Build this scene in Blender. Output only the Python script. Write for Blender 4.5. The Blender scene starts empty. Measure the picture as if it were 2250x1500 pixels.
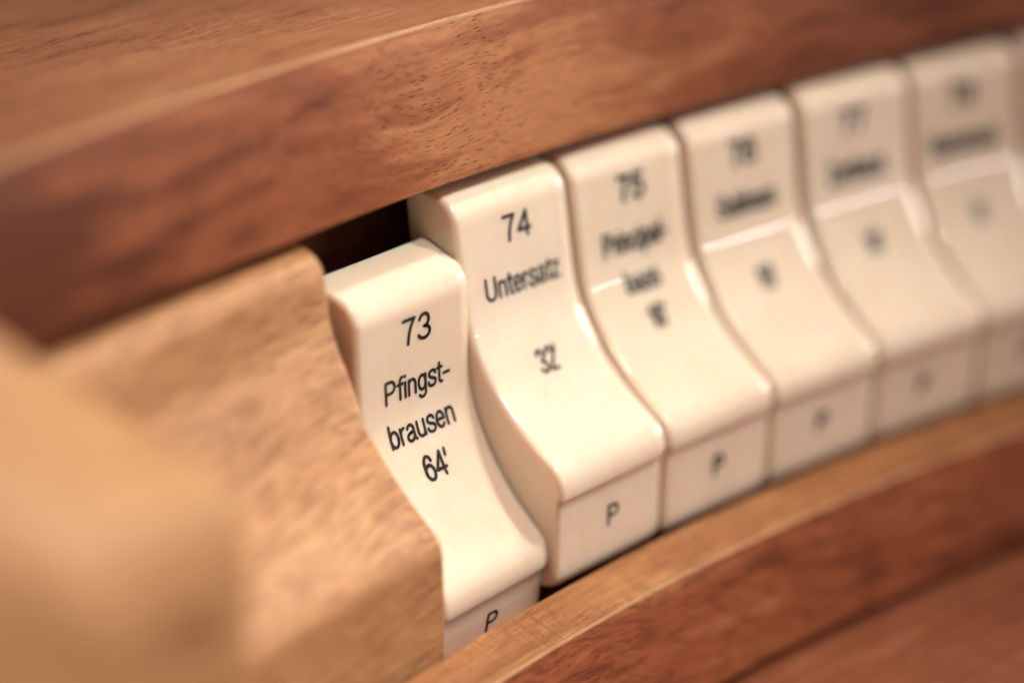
import bpy, bmesh, math
from mathutils import Vector, Matrix

PITCH = 0.018            # metres from one tab to the next along the row
KURV = 0.063739          # curvature of the row (1 / pitches): the stop rail is concave towards the player
RAD = 1.0 / KURV
scene = bpy.context.scene
C = scene.collection

# ------------------------------------------------------------------ camera
CAM = (-9.5345, -9.4921, 5.5275)
YAW, PITCHA, ROLL = math.radians(41.0843), math.radians(-19.2309), math.radians(-5.001)
FPX = 4943.97 / 2250.0
FOCUS = 13.72
APERTURE = 0.93          # lens opening in pitches


def cam_axes():
    cy, sy, cp, sp = math.cos(YAW), math.sin(YAW), math.cos(PITCHA), math.sin(PITCHA)
    f = Vector((sy * cp, cy * cp, sp))
    r = Vector((cy, -sy, 0))
    u = r.cross(f)
    cr, sr = math.cos(ROLL), math.sin(ROLL)
    return cr * r + sr * u, -sr * r + cr * u, f


cam_data = bpy.data.cameras.new('camera')
cam = bpy.data.objects.new('camera', cam_data)
C.objects.link(cam)
r_, u_, f_ = cam_axes()
m = Matrix((r_, u_, -f_)).transposed().to_4x4()
m.translation = Vector(CAM) * PITCH
cam.matrix_world = m
cam_data.sensor_width = 36.0
cam_data.sensor_fit = 'HORIZONTAL'
cam_data.lens = 36.0 * FPX
cam_data.clip_start = 0.005
cam_data.clip_end = 50.0
cam_data.dof.use_dof = True
cam_data.dof.focus_distance = FOCUS * PITCH
cam_data.dof.aperture_fstop = cam_data.lens / 1000.0 / (APERTURE * PITCH)
cam_data.dof.aperture_blades = 0
scene.camera = cam

# ------------------------------------------------------------------ world and lamps (an indoor close-up under warm lamps)
world = bpy.data.worlds.new('World')
scene.world = world
world.use_nodes = True
wn = world.node_tree.nodes
wn['Background'].inputs['Color'].default_value = (1.0, 0.63, 0.47, 1)
wn['Background'].inputs['Strength'].default_value = 0.16

REF = Vector((0.0, 0.3, 0.9))


def lamp(name, az, el, dist, sx, sy, power, color, aim=REF, spread=180, roll=0.0):
    a, e = math.radians(az), math.radians(el)
    d = Vector((math.sin(a) * math.cos(e), -math.cos(a) * math.cos(e), math.sin(e)))
    ld = bpy.data.lights.new(name, 'AREA')
    ld.shape = 'RECTANGLE'
    ld.size, ld.size_y = sx, sy
    ld.energy = power
    ld.color = color
    ld.spread = math.radians(spread)
    o = bpy.data.objects.new(name, ld)
    C.objects.link(o)
    o.location = aim * PITCH + d * dist
    q = (-d).to_track_quat('-Z', 'Y')
    o.rotation_euler = (q.to_matrix() @ Matrix.Rotation(roll, 3, 'Z')).to_euler()
    return o


WARM = (1.0, 0.875, 0.725)
lamp('overhead_lamp', 50, 51, 0.29, 0.018, 0.018, 0.031, WARM, aim=Vector((-2.2, -0.2, 0.6)), spread=51)
lamp('overhead_lamp', 92, 64, 0.30, 0.020, 0.020, 0.026, WARM, aim=Vector((-2.2, -0.2, 0.6)), spread=51)
lamp('side_lamp', 76, 9.5, 0.42, 0.34, 0.075, 0.80, WARM, aim=Vector((-0.3, 0.4, 0.7)))
lamp('front_fill', 8, 53, 0.60, 0.10, 0.08, 0.064, (1.0, 0.865, 0.715), aim=Vector((-2.6, 0.0, 0.4)), spread=34)  # fill light added in front to lift the upright tab faces
lamp('window_strip', 31, 8.9, 0.9, 0.235, 0.014, 0.44, (0.97, 0.86, 0.90), aim=Vector((0.5, 0.6, 0.95)))

scene.view_settings.view_transform = 'Standard'
scene.view_settings.look = 'None'
scene.view_settings.exposure = 0.20
scene.view_settings.gamma = 1.0
scene.view_settings.use_curve_mapping = False
scene.render.engine = 'CYCLES'
scene.cycles.use_denoising = True
scene.cycles.max_bounces = 10

# ------------------------------------------------------------------ materials


class NT:
    def __init__(self, name):
        self.mat = bpy.data.materials.new(name)
        self.mat.use_nodes = True
        self.t = self.mat.node_tree
        self.b = self.t.nodes['Principled BSDF']

    def n(self, kind, **kw):
        nd = self.t.nodes.new(kind)
        for k, v in kw.items():
            if k.startswith('i_'):
                key = k[2:]
                key = int(key) if key.isdigit() else key.replace('_', ' ')
                if hasattr(v, 'is_linked'):
                    self.t.links.new(v, nd.inputs[key])
                else:
                    nd.inputs[key].default_value = v
            else:
                setattr(nd, k, v)
        return nd

    def math(self, op, a, b=0.0, clamp=False):
        return self.n('ShaderNodeMath', operation=op, use_clamp=clamp, i_0=a, i_1=b).outputs[0]

    def ramp(self, fac, stops, interp='LINEAR'):
        nd = self.n('ShaderNodeValToRGB', i_Fac=fac)
        cr = nd.color_ramp
        cr.interpolation = interp
        while len(cr.elements) > 1:
            cr.elements.remove(cr.elements[-1])
        cr.elements[0].position = stops[0][0]
        cr.elements[0].color = (*stops[0][1], 1)
        for p, c in stops[1:]:
            e = cr.elements.new(p)
            e.color = (*c, 1)
        return nd.outputs['Color']

    def mix(self, fac, a, b, mode='MIX'):
        nd = self.n('ShaderNodeMix', data_type='RGBA', blend_type=mode)
        for key, v in ((0, fac), (6, a), (7, b)):
            if hasattr(v, 'is_linked'):
                self.t.links.new(v, nd.inputs[key])
            else:
                nd.inputs[key].default_value = v if key == 0 else (*v, 1)
        return nd.outputs[2]

    def vscale(self, vec, s, loc=(0, 0, 0), rot=(0, 0, 0)):
        return self.n('ShaderNodeMapping', i_Vector=vec, i_Scale=s, i_Location=loc, i_Rotation=rot).outputs[0]

    def noise(self, vec, scale, detail=3.0, rough=0.55, dist=0.0):
        return self.n('ShaderNodeTexNoise', i_Vector=vec, i_Scale=scale, i_Detail=detail, i_Roughness=rough, i_Distortion=dist).outputs['Fac']


def g(v):
    return (v, v, v)


def wood(name, dark, mid, light, lo=0.29, hi=0.71, pore=0.6, figure=0.9, seed=0.0, rough=0.42, cross=0.0, grain_rot=0.0, fleck=0.0, coat=0.05, patches=(), straight=False, fleck_scale=(6.0, 22.0, 17.0), fleck_rot=0.5):
    w = NT(name)
    at = w.n('ShaderNodeAttribute', attribute_name='grain').outputs['Vector']
    q = w.vscale(at, (1, 1, 1), (seed, seed * 0.7, seed * 0.3), (0, grain_rot, 0))
    # slow warp so that the grain wanders
    wv = w.n('ShaderNodeTexNoise', i_Vector=w.vscale(q, (0.7, 0.9, 0.9)), i_Scale=1.0, i_Detail=2.0).outputs['Color']
    wv = w.n('ShaderNodeVectorMath', operation='SUBTRACT', i_0=wv, i_1=(0.5, 0.5, 0.5)).outputs[0]
    wv = w.n('ShaderNodeVectorMath', operation='MULTIPLY', i_0=wv, i_1=(0.1, 0.12, 0.12) if straight else (0.2, 0.3, 0.3)).outputs[0]
    p = w.n('ShaderNodeVectorMath', operation='ADD', i_0=q, i_1=wv).outputs[0]
    blotch = w.noise(w.vscale(p, (0.75, 1.15, 1.15)), figure, 3.0, 0.5, 0.8)
    streak = w.noise(w.vscale(p, (0.55, 5.0, 5.0)), 1.6, 4.0, 0.6, 0.3)
    fine = w.noise(w.vscale(p, (5.0, 55.0, 55.0)), 1.0, 3.0, 0.6, 0.0)
    f = w.math('ADD', w.math('MULTIPLY', blotch, 0.46), w.math('MULTIPLY', streak, 0.54))
    for ps, pz, rs, rz, amt in patches:      # paler figure of the plank, and darker zones towards its ends
        d = w.n('ShaderNodeVectorMath', operation='LENGTH', i_0=w.vscale(p, (1 / rs, 0, 1 / rz), (-(ps + seed) / rs, 0, -(pz + seed * 0.3) / rz))).outputs['Value']
        gm = w.n('ShaderNodeMapRange', interpolation_type='SMOOTHSTEP', i_Value=d, i_1=0.25, i_2=1.3, i_3=amt, i_4=0.0).outputs[0]
        f = w.math('ADD', f, gm)
    f = w.n('ShaderNodeMapRange', i_Value=f, i_1=lo, i_2=hi, i_3=0.0, i_4=1.0).outputs[0]
    col = w.ramp(f, [(0.0, dark), (0.5, mid), (1.0, light)], 'EASE')
    fr = w.n('ShaderNodeMapRange', i_Value=fine, i_1=0.3, i_2=0.7, i_3=0.76, i_4=1.15).outputs[0]
    col = w.mix(1.0, col, w.n('ShaderNodeCombineColor', i_0=fr, i_1=fr, i_2=fr).outputs[0], 'MULTIPLY')
    # open pores: short dark dashes, thick in some areas
    vo = w.n('ShaderNodeTexVoronoi', feature='F1', i_Vector=w.vscale(p, (9.0, 62.0, 62.0)), i_Scale=1.0, i_Randomness=1.0).outputs['Distance']
    dens = w.noise(w.vscale(q, (1.1, 0.8, 0.8), (3.1, 0, 0)), 1.2, 2.0)
    th = w.n('ShaderNodeMapRange', i_Value=dens, i_1=0.34, i_2=0.60, i_3=0.08, i_4=0.36).outputs[0]
    pm = w.math('SUBTRACT', th, vo)
    pm = w.n('ShaderNodeMapRange', i_Value=pm, i_1=0.0, i_2=0.14, i_3=0.0, i_4=1.0).outputs[0]
    col = w.mix(w.math('MULTIPLY', pm, pore), col, (dark[0] * 0.38, dark[1] * 0.30, dark[2] * 0.30))
    height = w.math('SUBTRACT', w.math('MULTIPLY', fine, 0.25), pm)
    if fleck > 0:
        fk = w.noise(w.vscale(p, fleck_scale, (0, 0, 0), (0, fleck_rot, 0)), 1.0, 3.0, 0.6, 0.6)
        fkm = w.n('ShaderNodeMapRange', i_Value=fk, i_1=0.49, i_2=0.62, i_3=0.0, i_4=1.0).outputs[0]
        col = w.mix(w.math('MULTIPLY', fkm, fleck), col, dark)
    if cross > 0:      # saw scratches running across the grain
        cs = w.noise(w.vscale(q, (55.0, 2.6, 2.6), (0, 0, 0), (0, 0, 0.12)), 1.0, 2.0, 0.5)
        csm = w.n('ShaderNodeMapRange', i_Value=cs, i_1=0.53, i_2=0.62, i_3=0.0, i_4=1.0).outputs[0]
        al = w.noise(w.vscale(q, (1.6, 26.0, 26.0)), 1.0, 2.0, 0.5)
        alm = w.n('ShaderNodeMapRange', i_Value=al, i_1=0.50, i_2=0.62, i_3=0.0, i_4=1.0).outputs[0]
        patch = w.n('ShaderNodeMapRange', i_Value=w.noise(w.vscale(q, (1.5, 1.5, 1.5)), 1.3, 1.0), i_1=0.33, i_2=0.52).outputs[0]
        cm = w.math('MAXIMUM', w.math('MULTIPLY', csm, patch), w.math('MULTIPLY', alm, 0.85))
        col = w.mix(w.math('MULTIPLY', cm, cross), col, dark)
        height = w.math('SUBTRACT', height, w.math('MULTIPLY', cm, 0.6))
    w.t.links.new(col, w.b.inputs['Base Color'])
    w.b.inputs['Roughness'].default_value = rough
    w.b.inputs['Coat Weight'].default_value = coat
    w.b.inputs['Coat Roughness'].default_value = 0.3
    w.b.inputs['Specular IOR Level'].default_value = 0.22
    bp = w.n('ShaderNodeBump', i_Strength=0.35, i_Distance=0.00009, i_Height=height).outputs[0]
    w.t.links.new(bp, w.b.inputs['Normal'])
    return w.mat


RED_D, RED_M, RED_L = (0.11, 0.030, 0.014), (0.285, 0.094, 0.044), (0.47, 0.215, 0.105)
HON_D, HON_M, HON_L = (0.22, 0.090, 0.042), (0.47, 0.245, 0.120), (0.62, 0.39, 0.215)
M_UP = wood('upper_rail_wood', RED_D, RED_M, RED_L, pore=0.62, seed=1.3, patches=[(-0.75, 2.35, 0.9, 1.0, 0.15), (0.3, 2.1, 0.7, 0.5, 0.12), (-4.3, 2.3, 1.6, 1.2, -0.19), (3.8, 2.4, 2.4, 1.3, -0.15)])
M_UPTOP = wood('upper_rail_top_wood', (0.16, 0.055, 0.029), (0.36, 0.155, 0.08), (0.50, 0.26, 0.14), pore=0.7, seed=2.6, straight=True)
M_LOW = wood('lower_rail_wood', RED_D, (0.34, 0.108, 0.050), (0.56, 0.26, 0.12), pore=0.6, seed=7.7, cross=0.0, grain_rot=-0.12, fleck=0.55, fleck_scale=(3.5, 20.0, 20.0), fleck_rot=0.12)
M_LIP = wood('rail_edge_wood', (0.11, 0.038, 0.015), (0.35, 0.150, 0.062), (0.50, 0.265, 0.120), pore=0.3, seed=4.1, cross=0.36)
M_BLOCK = wood('end_block_wood', HON_D, (0.52, 0.285, 0.145), HON_L, pore=0.25, seed=11.9, fleck=0.6, grain_rot=0.1, coat=0.45, lo=0.2, hi=0.75, fleck_scale=(4.2, 36.0, 32.0), fleck_rot=0.18)
M_CHEEK = wood('cheek_wood', HON_D, (0.57, 0.325, 0.165), (0.69, 0.44, 0.245), pore=0.3, seed=17.0)
M_EDGE = wood('pale_edge_wood', (0.26, 0.12, 0.06), (0.48, 0.28, 0.155), (0.62, 0.41, 0.26), pore=0.2, seed=9.0, rough=0.5)  # paler wood along the front top edges of both rails
M_SHELF = wood('shelf_wood', RED_D, (0.25, 0.086, 0.046), (0.40, 0.16, 0.08), pore=0.4, seed=23.0)
M_DARK = wood('recess_wood', (0.16, 0.075, 0.045), (0.26, 0.13, 0.08), (0.36, 0.19, 0.12), pore=0.3, seed=31.0, rough=0.7, coat=0)


def ivory():
    w = NT('ivory_resin')
    tc = w.n('ShaderNodeTexCoord').outputs['Object']
    rnd = w.n('ShaderNodeObjectInfo').outputs['Random']
    off = w.n('ShaderNodeCombineXYZ', i_0=w.math('MULTIPLY', rnd, 3.0), i_1=0.0, i_2=0.0).outputs[0]
    p = w.n('ShaderNodeVectorMath', operation='ADD', i_0=tc, i_1=off).outputs[0]
    # faint lengthwise figure of the imitation ivory
    st = w.noise(w.vscale(p, (260, 260, 36), (0, 0, 0), (0, 0.25, 0)), 1.0, 3.0, 0.55, 0.6)
    cl = w.noise(p, 110.0, 2.0)
    f = w.math('ADD', w.math('MULTIPLY', st, 0.6), w.math('MULTIPLY', cl, 0.4))
    col = w.ramp(f, [(0.35, (0.83, 0.73, 0.625)), (0.65, (0.885, 0.805, 0.71))])
    tint = w.n('ShaderNodeMapRange', i_Value=rnd, i_1=0.0, i_2=1.0, i_3=0.0, i_4=0.22).outputs[0]      # some tabs have yellowed more
    col = w.mix(tint, col, (0.80, 0.69, 0.565))
    spk = w.n('ShaderNodeTexVoronoi', feature='F1', i_Vector=p, i_Scale=700.0).outputs['Distance']
    spm = w.n('ShaderNodeMapRange', i_Value=spk, i_1=0.06, i_2=0.10, i_3=0.35, i_4=0.0).outputs[0]      # specks of dust
    col = w.mix(spm, col, (0.55, 0.44, 0.34))
    w.t.links.new(col, w.b.inputs['Base Color'])
    ro = w.n('ShaderNodeMapRange', i_Value=w.noise(p, 900.0, 3.0), i_1=0.3, i_2=0.7, i_3=0.03, i_4=0.06).outputs[0]
    smear = w.n('ShaderNodeMapRange', i_Value=w.noise(w.vscale(p, (180, 180, 60), (0, 0, 0), (0, 0.6, 0)), 1.0, 4.0, 0.65), i_1=0.52, i_2=0.72, i_3=0.0, i_4=0.07).outputs[0]
    w.t.links.new(w.math('ADD', ro, smear), w.b.inputs['Roughness'])
    w.b.inputs['IOR'].default_value = 1.53
    w.b.inputs['Subsurface Weight'].default_value = 0.8
    w.b.inputs['Subsurface Radius'].default_value = (1.0, 0.45, 0.19)
    w.b.inputs['Subsurface Scale'].default_value = 0.0017
    return w.mat


M_IVORY = ivory()
ink = NT('black_engraving_ink')
ink.b.inputs['Base Color'].default_value = (0.018, 0.013, 0.012, 1)
iv = ink.ramp(ink.noise(ink.n('ShaderNodeTexCoord').outputs['Object'], 2600.0, 3.0), [(0.35, (0.012, 0.009, 0.008)), (0.75, (0.06, 0.045, 0.036))])
ink.t.links.new(iv, ink.b.inputs['Base Color'])
ink.b.inputs['Roughness'].default_value = 0.5
ink.b.inputs['Specular IOR Level'].default_value = 0.25
M_INK = ink.mat

# ------------------------------------------------------------------ geometry helpers (all in pitches, s along the row, o towards the player, z up)


def world_pt(s, o, z):
    ph = s * KURV
    return Vector(((RAD - o) * math.sin(ph), (RAD - o) * math.cos(ph) - RAD, z)) * PITCH


def catmull(pts, sub):
    out = []
    n = len(pts)
    for i in range(n - 1):
        p0, p1, p2, p3 = pts[max(i - 1, 0)], pts[i], pts[i + 1], pts[min(i + 2, n - 1)]
        for j in range(sub):
            t = j / sub
            out.append(tuple(0.5 * (2 * b + (c - a) * t + (2 * a - 5 * b + 4 * c - d) * t * t + (-a + 3 * b - 3 * c + d) * t ** 3)
                             for a, b, c, d in zip(p0, p1, p2, p3)))
    out.append(tuple(pts[-1]))
    return out


def outward(poly, smooth=2):
    """normals of a closed polygon, pointing out of it"""
    n = len(poly)
    area = sum(poly[i][0] * poly[(i + 1) % n][1] - poly[(i + 1) % n][0] * poly[i][1] for i in range(n))
    sg = 1 if area > 0 else -1
    res = []
    for i in range(n):
        a, b, c = poly[i - 1], poly[i], poly[(i + 1) % n]
        t1 = Vector((b[0] - a[0], b[1] - a[1])).normalized()
        t2 = Vector((c[0] - b[0], c[1] - b[1])).normalized()
        t = t1 + t2
        nn = Vector((t.y, -t.x)) * sg
        nn.normalize()
        co = max(0.5, nn.dot(Vector((t1.y, -t1.x)) * sg))
        res.append(nn / co)
    for _ in range(smooth):
        res = [(res[i - 1] + res[i] * 2 + res[(i + 1) % n]) / 4 for i in range(n)]
    return res


def fillet_poly(corners, seg=5):
    """closed polygon with rounded corners: list of (o, z, radius)"""
    out = []
    n = len(corners)
    for i in range(n):
        p = Vector(corners[i][:2])
        r = corners[i][2]
        a = (Vector(corners[i - 1][:2]) - p).normalized()
        b = (Vector(corners[(i + 1) % n][:2]) - p).normalized()
        if r <= 0:
            out.append(tuple(p))
            continue
        half = math.acos(max(-1, min(1, a.dot(b)))) / 2
        d = r / math.tan(half)
        c = p + (a + b).normalized() * (r / math.sin(half))
        v0, v1 = p + a * d - c, p + b * d - c
        ang = v0.angle(v1)
        for j in range(seg + 1):
            t = j / seg
            v = (v0 * math.sin((1 - t) * ang) + v1 * math.sin(t * ang)) / math.sin(ang)
            out.append(tuple(c + v))
    return out


def sweep(name, poly, rings, material, parent, place, seed=(0, 0, 0), sharp_deg=32, mats=None, keep=None):
    """loft a closed (o, z) polygon over rings [(s, inset)], place(s, o, z) -> point"""
    nr = outward(poly, 6 if keep else 2)
    if keep:
        nr = [v * keep(o, z) for v, (o, z) in zip(nr, poly)]
    n = len(poly)
    verts, faces, gr = [], [], []
    for s, ins in rings:
        for (o, z), v in zip(poly, nr):
            oo, zz = o - v.x * ins, z - v.y * ins
            verts.append(place(s, oo, zz))
            gr.append((s + seed[0], oo + seed[1], zz + seed[2]))
    for k in range(len(rings) - 1):
        for i in range(n):
            j = (i + 1) % n
            faces.append((k * n + i, k * n + j, (k + 1) * n + j, (k + 1) * n + i))
    faces.append(tuple(range(n)))
    faces.append(tuple(reversed(range((len(rings) - 1) * n, len(rings) * n))))
    me = bpy.data.meshes.new(name)
    me.from_pydata(verts, [], faces)
    bm = bmesh.new()
    bm.from_mesh(me)
    bmesh.ops.recalc_face_normals(bm, faces=bm.faces)
    for f in bm.faces:
        f.smooth = True
    for e in bm.edges:
        if len(e.link_faces) == 2 and (e.calc_face_angle(0) > math.radians(sharp_deg) or any(len(f.verts) > 4 for f in e.link_faces)):
            e.smooth = False
    bm.to_mesh(me)
    bm.free()
    at = me.attributes.new('grain', 'FLOAT_VECTOR', 'POINT')
    for i, v in enumerate(gr):
        at.data[i].vector = v
    me.materials.append(material)
    if mats:
        for mm, _ in mats:
            me.materials.append(mm)
        for p in me.polygons:
            ctr = [sum(gr[v][a] for v in p.vertices) / len(p.vertices) - seed[a] for a in range(3)]
            for idx, (_, test) in enumerate(mats):
                if test(ctr, p):
                    p.material_index = idx + 1
    ob = bpy.data.objects.new(name, me)
    C.objects.link(ob)
    ob.parent = parent
    return ob


def lin(a, b, n):
    return [a + (b - a) * i / (n - 1) for i in range(n)]


def rings_rounded(a, b, ra, rb, n, seg=6):
    """stations from a to b with rounded ends (radius ra at a, rb at b)"""
    out = []
    if ra > 0:
        for j in range(seg):
            al = math.pi / 2 * (1 - j / seg)
            out.append((a + ra - ra * math.sin(al), ra * (1 - math.cos(al))))
    e = 0.012
    for s in [a + ra] + lin(a + ra + e, b - rb - e, n) + [b - rb]:
        out.append((s, 0.0))
    if rb > 0:
        for j in range(1, seg + 1):
            al = math.pi / 2 * j / seg
            out.append((b - rb + rb * math.sin(al), rb * (1 - math.cos(al))))
    return out


# ------------------------------------------------------------------ the wooden stop rail of the console
console = bpy.data.objects.new('organ_console', None)
C.objects.link(console)
console.location = world_pt(0, -1.5, -2.2)
console['label'] = 'reddish brown wooden organ console rails holding the row of ivory stop tabs'
console['category'] = 'organ console'
CON = Vector(console.location)


def on_arc(s, o, z):
    return world_pt(s, o, z) - CON


S0, S1 = -7.5, 7.5
up = fillet_poly([(-0.780, 1.930, 0.012), (-0.8625, 2.909, 0.024), (-7.0, 3.02, 0.02), (-7.0, 2.0, 0.02), (-2.2, 1.930, 0)], 6)
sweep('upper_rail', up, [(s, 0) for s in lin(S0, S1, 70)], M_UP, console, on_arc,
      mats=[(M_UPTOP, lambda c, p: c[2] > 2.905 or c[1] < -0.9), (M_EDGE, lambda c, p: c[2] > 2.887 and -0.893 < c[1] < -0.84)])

low = fillet_poly([(-0.024, -0.570, 0.008), (0.308, -0.685, 0.022), (0.386, -1.534, 0.02), (-0.6, -1.54, 0), (-0.6, -0.9, 0), (-0.10, -0.72, 0)], 6)
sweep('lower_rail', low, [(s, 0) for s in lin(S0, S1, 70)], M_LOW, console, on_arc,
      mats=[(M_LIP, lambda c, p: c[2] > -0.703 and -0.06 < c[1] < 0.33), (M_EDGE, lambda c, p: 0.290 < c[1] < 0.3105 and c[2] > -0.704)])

shelf = fillet_poly([(-1.6, -1.60, 0), (9.0, -1.66, 0.05), (9.0, -2.2, 0.05), (-1.6, -2.2, 0)], 4)
sweep('shelf', shelf, [(s, 0) for s in lin(S0, S1, 50)], M_SHELF, console, on_arc)

back = [(-1.55, -1.61), (-1.55, 1.94), (-1.8, 1.94), (-1.8, -1.61)]
sweep('backing_board', back, [(s, 0) for s in lin(S0, S1, 50)], M_DARK, console, on_arc)

# tab face: top, shoulder, upright face, hollow, lip, P face
FRONT = [(-1.17, 1.86), (-1.0, 1.852), (-.90, 1.838), (-.83, 1.81), (-.775, 1.755), (-.745, 1.69), (-.737, 1.58), (-.727, 1.40), (-.718, 1.22),
         (-.706, 1.085), (-.683, .966), (-.631, .832), (-.546, .679), (-.487, .597), (-.373, .469), (-.25, .362), (-.143, .283), (-.075, .236),
         (-.028, .19), (0, .14), (.012, .085), (.0125, .04), (.007, .006)]
PFACE = [(-.010, -.004), (-.022, -.03), (-.034, -.08), (-.055, -.22), (-.078, -.39), (-.0955, -.515), (-.108, -.565), (-.140, -.610), (-.195, -.632), (-.27, -.638)]
front_d = catmull(FRONT, 5)
face_line = front_d + catmull(PFACE, 3)
tab_poly = face_line + [(-.7, -.638), (-1.17, -.638), (-1.17, 0.3), (-1.17, 1.0), (-1.17, 1.6), (-1.17, 1.82)]

blk_front = catmull([(-1.52, 1.88), (-1.2, 1.872), (-.95, 1.855), (-.87, 1.835), (-.80, 1.795), (-.755, 1.74), (-.735, 1.66), (-.732, 1.52), (-.722, 1.36),
                     (-.690, 1.235), (-.641, 1.11), (-.590, .959), (-.524, .765), (-.433, .614), (-.278, .4145), (-.15, .279), (-.070, .205), (-.028, .15),
                     (-.012, .085), (-.016, .0), (-.045, -.3), (-.085, -.62), (-.12, -.9)], 4)
blk_poly = blk_front + [(-.14, -1.1), (-1.52, -1.1)]
sweep('end_block', blk_poly, rings_rounded(-4.9, -2.02, 0.03, 0.045, 24), M_BLOCK, console, on_arc)

# carved cheek at the left end of the row
n_ck = 18
ck = catmull([(-.80, 1.93), (-.72, 1.84), (-.58, 1.68), (-.42, 1.52), (-.26, 1.36), (-.13, 1.20), (-.05, 1.02), (-.015, .82), (-.03, .55), (-.09, .10), (-.18, -.5), (-.26, -1.2), (-.34, -2.02)], 4)
ck_poly = ck + [(-1.4, -2.02), (-1.4, 1.93)]


def cheek_place(s, o, z):
    t = min(1.0, (s + 3.55) / (-1.1))
    zz = z + max(0.0, (z - 1.1)) * 1.2 * (t - 0.55)
    over = max(0.0, -4.50 - s)
    rise = 0.92 * (math.sqrt(over * over + 0.04) - 0.2)      # the lip sweeps up towards the outer end
    return on_arc(s - 0.80, o + 0.70, zz + 0.435 + rise * min(1.0, max(0.0, (z - 0.2) / 0.8)))


sweep('side_cheek', ck_poly, rings_rounded(-6.8, -3.55, 0.06, 0.06, 30), M_CHEEK, console, cheek_place)

# ------------------------------------------------------------------ lettering: single-line engraved sans glyphs, cap height 1


def arc(cx, cy, rx, ry, a0, a1):
    n = max(4, int(abs(a1 - a0) / 15))
    return [(cx + rx * math.cos(math.radians(a0 + (a1 - a0) * i / n)), cy + ry * math.sin(math.radians(a0 + (a1 - a0) * i / n))) for i in range(n + 1)]


S_LOW = catmull([(.52, .55), (.44, .66), (.30, .685), (.15, .62), (.125, .5), (.22, .41), (.40, .345), (.52, .27), (.515, .14), (.40, .06), (.24, .055), (.11, .115), (.075, .22)], 3)
S_CAP = catmull([(.70, .70), (.62, .88), (.42, .945), (.20, .88), (.14, .72), (.24, .59), (.45, .51), (.65, .42), (.73, .27), (.64, .12), (.42, .055), (.18, .12), (.09, .30)], 3)
GLYPH = {
    '7': ([[(.06, .94), (.62, .94)], catmull([(.62, .94), (.45, .68), (.34, .38), (.29, .06)], 5)], .74),
    '3': ([arc(.35, .715, .23, .225, 165, -90) + arc(.34, .275, .28, .215, 90, -165)], .76),
    '4': ([[(.52, .06), (.52, .94), (.06, .31), (.70, .31)]], .76),
    '5': ([[(.62, .94), (.20, .94), (.12, .47)], arc(.36, .345, .28, .285, 150, -155)], .76),
    '6': ([arc(.37, .335, .27, .275, 0, 360), catmull([(.10, .335), (.105, .55), (.17, .80), (.30, .93), (.43, .945), (.55, .88), (.61, .75)], 3)], .76),
    '8': ([arc(.37, .725, .22, .215, 0, 360), arc(.37, .285, .27, .23, 0, 360)], .76),
    '9': ([arc(.37, .665, .27, .275, 0, 360), catmull([(.64, .665), (.635, .45), (.57, .2), (.44, .07), (.31, .055), (.19, .12), (.13, .25)], 3)], .76),
    '1': ([[(.12, .74), (.26, .78), (.36, .94), (.36, .06)]], .60),
    '2': ([arc(.35, .68, .26, .26, 170, -25) + [(.45, .42), (.22, .26), (.11, .13), (.10, .06), (.64, .06)]], .74),
    "'": ([[(.13, .95), (.10, .72)]], .26),
    '-': ([[(.06, .36), (.42, .36)]], .48),
    'P': ([[(.10, .06), (.10, .94), (.40, .94)] + arc(.40, .705, .25, .235, 90, -90) + [(.10, .47)]], .80),
    'U': ([[(.10, .94), (.10, .34)] + arc(.40, .335, .30, .28, 180, 360) + [(.70, .94)]], .86),
    'S': ([S_CAP], .84),
    'Z': ([[(.10, .94), (.66, .94), (.07, .06), (.70, .06)]], .78),
    'V': ([[(.05, .94), (.36, .06), (.68, .94)]], .74),
    'f': ([[(.19, .06), (.19, .79)] + arc(.34, .79, .15, .155, 180, 85), [(.03, .67), (.36, .67)]], .40),
    'i': ([[(.12, .06), (.12, .67)], [(.12, .91), (.12, .94)]], .25),
    'l': ([[(.12, .06), (.12, .94)]], .25),
    'n': ([[(.10, .06), (.10, .67)], [(.10, .42)] + arc(.31, .45, .21, .225, 175, 0) + [(.52, .06)]], .64),
    'g': ([arc(.31, .375, .22, .30, 0, 360), [(.53, .67), (.53, -.03)] + arc(.31, -.03, .22, .20, 0, -150)], .65),
    's': ([S_LOW], .60),
    't': ([[(.18, .86), (.18, .18)] + arc(.29, .17, .11, .11, 180, 275) + [(.35, .065)], [(.03, .67), (.35, .67)]], .40),
    'b': ([[(.10, .06), (.10, .94)], arc(.33, .37, .23, .31, 0, 360)], .65),
    'p': ([[(.10, -.24), (.10, .67)], arc(.33, .37, .23, .31, 0, 360)], .65),
    'r': ([[(.10, .06), (.10, .67)], arc(.33, .42, .23, .24, 180, 92)], .40),
    'a': ([arc(.31, .475, .195, .205, 155, 0) + [(.505, .18), (.53, .09), (.59, .06)],
           catmull([(.505, .41), (.38, .375), (.22, .35), (.10, .27), (.09, .15), (.18, .06), (.32, .06), (.44, .13), (.505, .25)], 3)], .66),
    'u': ([[(.10, .67), (.10, .27)] + arc(.305, .27, .205, .215, 180, 360), [(.51, .67), (.51, .06)]], .64),
    'e': ([[(.09, .38), (.54, .38)] + arc(.315, .37, .225, .31, 2, 318)], .64),
    'o': ([arc(.32, .37, .23, .31, 0, 360)], .65),
    'c': ([arc(.32, .37, .23, .31, 48, 312)], .60),
    'z': ([[(.07, .67), (.46, .67), (.06, .06), (.50, .06)]], .56),
}

# arc-length table of the tab's face
FD = [0.0]
for a, b in zip(face_line, face_line[1:]):
    FD.append(FD[-1] + math.hypot(b[0] - a[0], b[1] - a[1]))


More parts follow.
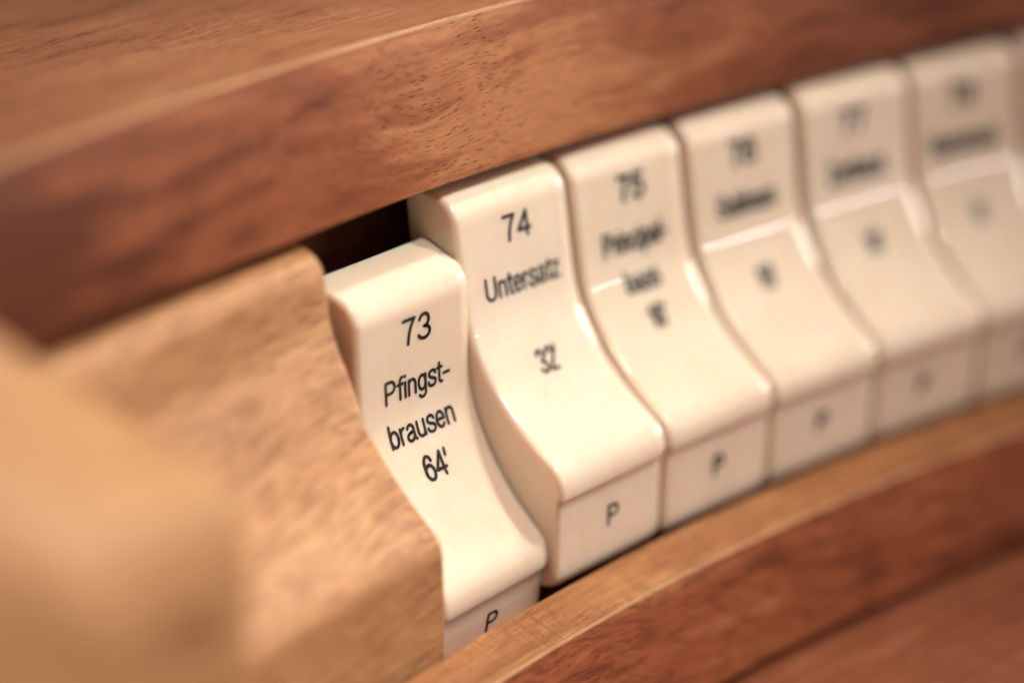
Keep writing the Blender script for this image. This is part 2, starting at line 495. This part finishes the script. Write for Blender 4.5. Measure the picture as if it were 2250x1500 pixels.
def face_at(t):
    t = min(max(t, 0.0), FD[-1] - 1e-6)
    i = max(j for j in range(len(FD)) if FD[j] <= t)
    i = min(i, len(FD) - 2)
    w = (t - FD[i]) / (FD[i + 1] - FD[i])
    a, b = face_line[i], face_line[i + 1]
    tx, tz = b[0] - a[0], b[1] - a[1]
    ln = math.hypot(tx, tz)
    return (a[0] + tx * w, a[1] + tz * w), (-tz / ln, tx / ln)


def lettering(name, text, xc, t_base, cap, width, parent, weight=0.138):
    adv = []
    x = 0.0
    for ch in text:
        adv.append(x)
        x += GLYPH[ch][1]
    xs = [a + px for ch, a in zip(text, adv) for st in GLYPH[ch][0] for px, _ in st]
    x0, x1 = min(xs), max(xs)
    hw = weight * cap * 0.5
    k = (width - 2 * hw) / (x1 - x0) if width else cap
    verts, faces = [], []

    def put(x, y):
        (o, z), (no, nz) = face_at(t_base - y)
        if no < 0 and t_base < 2.3:
            no, nz = -no, -nz
        e = 0.0017
        verts.append(Vector((x, -(o + no * e), z + nz * e)) * PITCH)
        return len(verts) - 1

    for ch, a in zip(text, adv):
        for st in GLYPH[ch][0]:
            pts = [(xc + (a + px - (x0 + x1) / 2) * k, py * cap) for px, py in st]
            dense = [pts[0]]
            for p, q in zip(pts, pts[1:]):
                n = max(1, int(math.hypot(q[0] - p[0], q[1] - p[1]) / 0.022))
                dense += [(p[0] + (q[0] - p[0]) * i / n, p[1] + (q[1] - p[1]) * i / n) for i in range(1, n + 1)]
            for p, q in zip(dense, dense[1:]):
                d = Vector((q[0] - p[0], q[1] - p[1]))
                if d.length < 1e-7:
                    continue
                d.normalize()
                nx, ny = -d.y * hw, d.x * hw
                faces.append([put(p[0] + nx, p[1] + ny), put(p[0] - nx, p[1] - ny), put(q[0] - nx, q[1] - ny), put(q[0] + nx, q[1] + ny)])
            for p in dense:
                faces.append([put(p[0] + hw * math.cos(i * math.pi / 4), p[1] + hw * math.sin(i * math.pi / 4)) for i in range(8)])
    me = bpy.data.meshes.new(name)
    me.from_pydata(verts, [], faces)
    me.materials.append(M_INK)
    ob = bpy.data.objects.new(name, me)
    C.objects.link(ob)
    ob.parent = parent
    return ob


# ------------------------------------------------------------------ the rocker tabs


def tab_rings():
    """stations across a tab: round-over on the left, flat face, a shallow polished bevel and a small round-over on the right"""
    out = rings_rounded(-HALF, HALF, 0.042, 0.02, 5, 7)
    out = [r for r in out if r[0] < HALF - 0.14]
    t15 = math.tan(math.radians(15))
    d0, i0 = 0.024, 0.0006 + (0.094 - 0.024) * t15
    edge = [(0.118, 0.0), (0.106, 0.0), (0.1, 0.0002), (0.094, 0.0006), (0.088, 0.0006 + 0.006 * t15), (0.05, 0.0006 + 0.044 * t15), (0.028, 0.0006 + 0.066 * t15), (d0, i0)]
    s15 = math.sin(math.radians(15))
    r = d0 / (1 - s15)
    for j in range(1, 7):
        al = math.radians(15 + 75 * j / 6)
        edge.append((max(0.0, d0 - r * (math.sin(al) - s15)), i0 + r * (math.cos(math.radians(15)) - math.cos(al))))
    return out + [(HALF - d, i) for d, i in edge]


def local(s, o, z):
    return Vector((s, -o, z)) * PITCH


HALF = 0.498
tab_mesh = None
PRESS = math.radians(9.0)
PIVOT = (-2.68, 0.803)        # hinge of the tabs, deep behind the face

T_NUM, T_NAME, T_NAME2, T_FOOT, T_P = 0.738, 1.072, 1.352, 1.628, 2.822
TABS = [
    (73, 'Pfingst-', 'brausen', "64'", 'ivory rocker tab numbered 73 tipped down beside the wooden end block', (.575, .57, .22), .005),
    (74, 'Untersatz', None, "32'", 'ivory rocker tab numbered 74 lettered Untersatz next to the tipped tab', (.665, 0, .19), .015),
    (75, 'Principal-', 'bass', "16'", 'ivory rocker tab numbered 75 lettered in two lines above a footage mark', (.60, .32, .16), 0.0),
    (76, 'Subbass', None, "16'", 'ivory rocker tab numbered 76 lettered Subbass between tabs 75 and 77', (.55, 0, .16), -.015),
    (77, 'Zartbass', None, "16'", 'ivory rocker tab numbered 77 with a short name, between tabs 76 and 78', (.54, 0, .16), -.035),
    (78, 'Violonbass', None, "8'", 'ivory rocker tab numbered 78 with a long name line', (.67, 0, .12), -.045),
    (79, None, None, None, 'ivory rocker tab farthest along the row, beyond the tab numbered 78', (.5, 0, .12), -.04),
]
for num, n1, n2, foot, label, (w1, w2, wf), dx in TABS:
    sc = num - 75 + 0.5
    root = bpy.data.objects.new('rocker_tab', None)
    C.objects.link(root)
    root['label'] = label
    root['category'] = 'stop tab'
    root['group'] = 'ivory rocker tabs along the stop rail'
    wob = math.sin(num * 12.9898)                       # no two tabs rest quite alike
    mw = Matrix.Translation(world_pt(sc + (0.05 if num == 73 else 0.0), 0.006 * wob, -0.05 if num == 73 else 0.004 * wob)) @ Matrix.Rotation(-sc * KURV, 4, 'Z')
    mw = mw @ Matrix.Rotation(math.radians(0.35) * math.sin(num * 4.1), 4, 'X')
    if num == 73:
        pv = Vector((0, -PIVOT[0], PIVOT[1])) * PITCH
        mw = mw @ Matrix.Translation(pv) @ Matrix.Rotation(PRESS, 4, 'X') @ Matrix.Translation(-pv)
    # the empty sits at the foot of the tab
    foot_off = Vector((0, 0.6, -0.635)) * PITCH
    root.matrix_world = mw @ Matrix.Translation(foot_off)
    if tab_mesh is None:
        body = sweep('tab_body', tab_poly, tab_rings(), M_IVORY, root, local,
                     keep=lambda o, z: min(1.0, max(0.0, (o + 1.1) / 0.15)))
        tab_mesh = body.data
    else:
        body = bpy.data.objects.new('tab_body', tab_mesh)
        C.objects.link(body)
        body.parent = root
    parts = [body]
    if n1:
        parts.append(lettering('number_lettering', str(num), dx, T_NUM, .178, .255, root, .135 if num < 75 else .19))
        parts.append(lettering('name_lettering', n1, dx, T_NAME, .158, w1, root, .135 if num < 75 else .175))
        parts.append(lettering('footage_lettering', foot, dx, T_FOOT, .168, wf, root, .14 if num < 75 else .16))
        parts.append(lettering('pedal_letter', 'P', dx, T_P - (0.045 if num == 73 else 0.0), .152, .105, root, .15 if num < 75 else .20))
    if n2:
        parts.append(lettering('name_lettering', n2, dx - .01, T_NAME2, .158, w2, root, .135 if num < 75 else .165))
    for p in parts:
        p.location = -foot_off
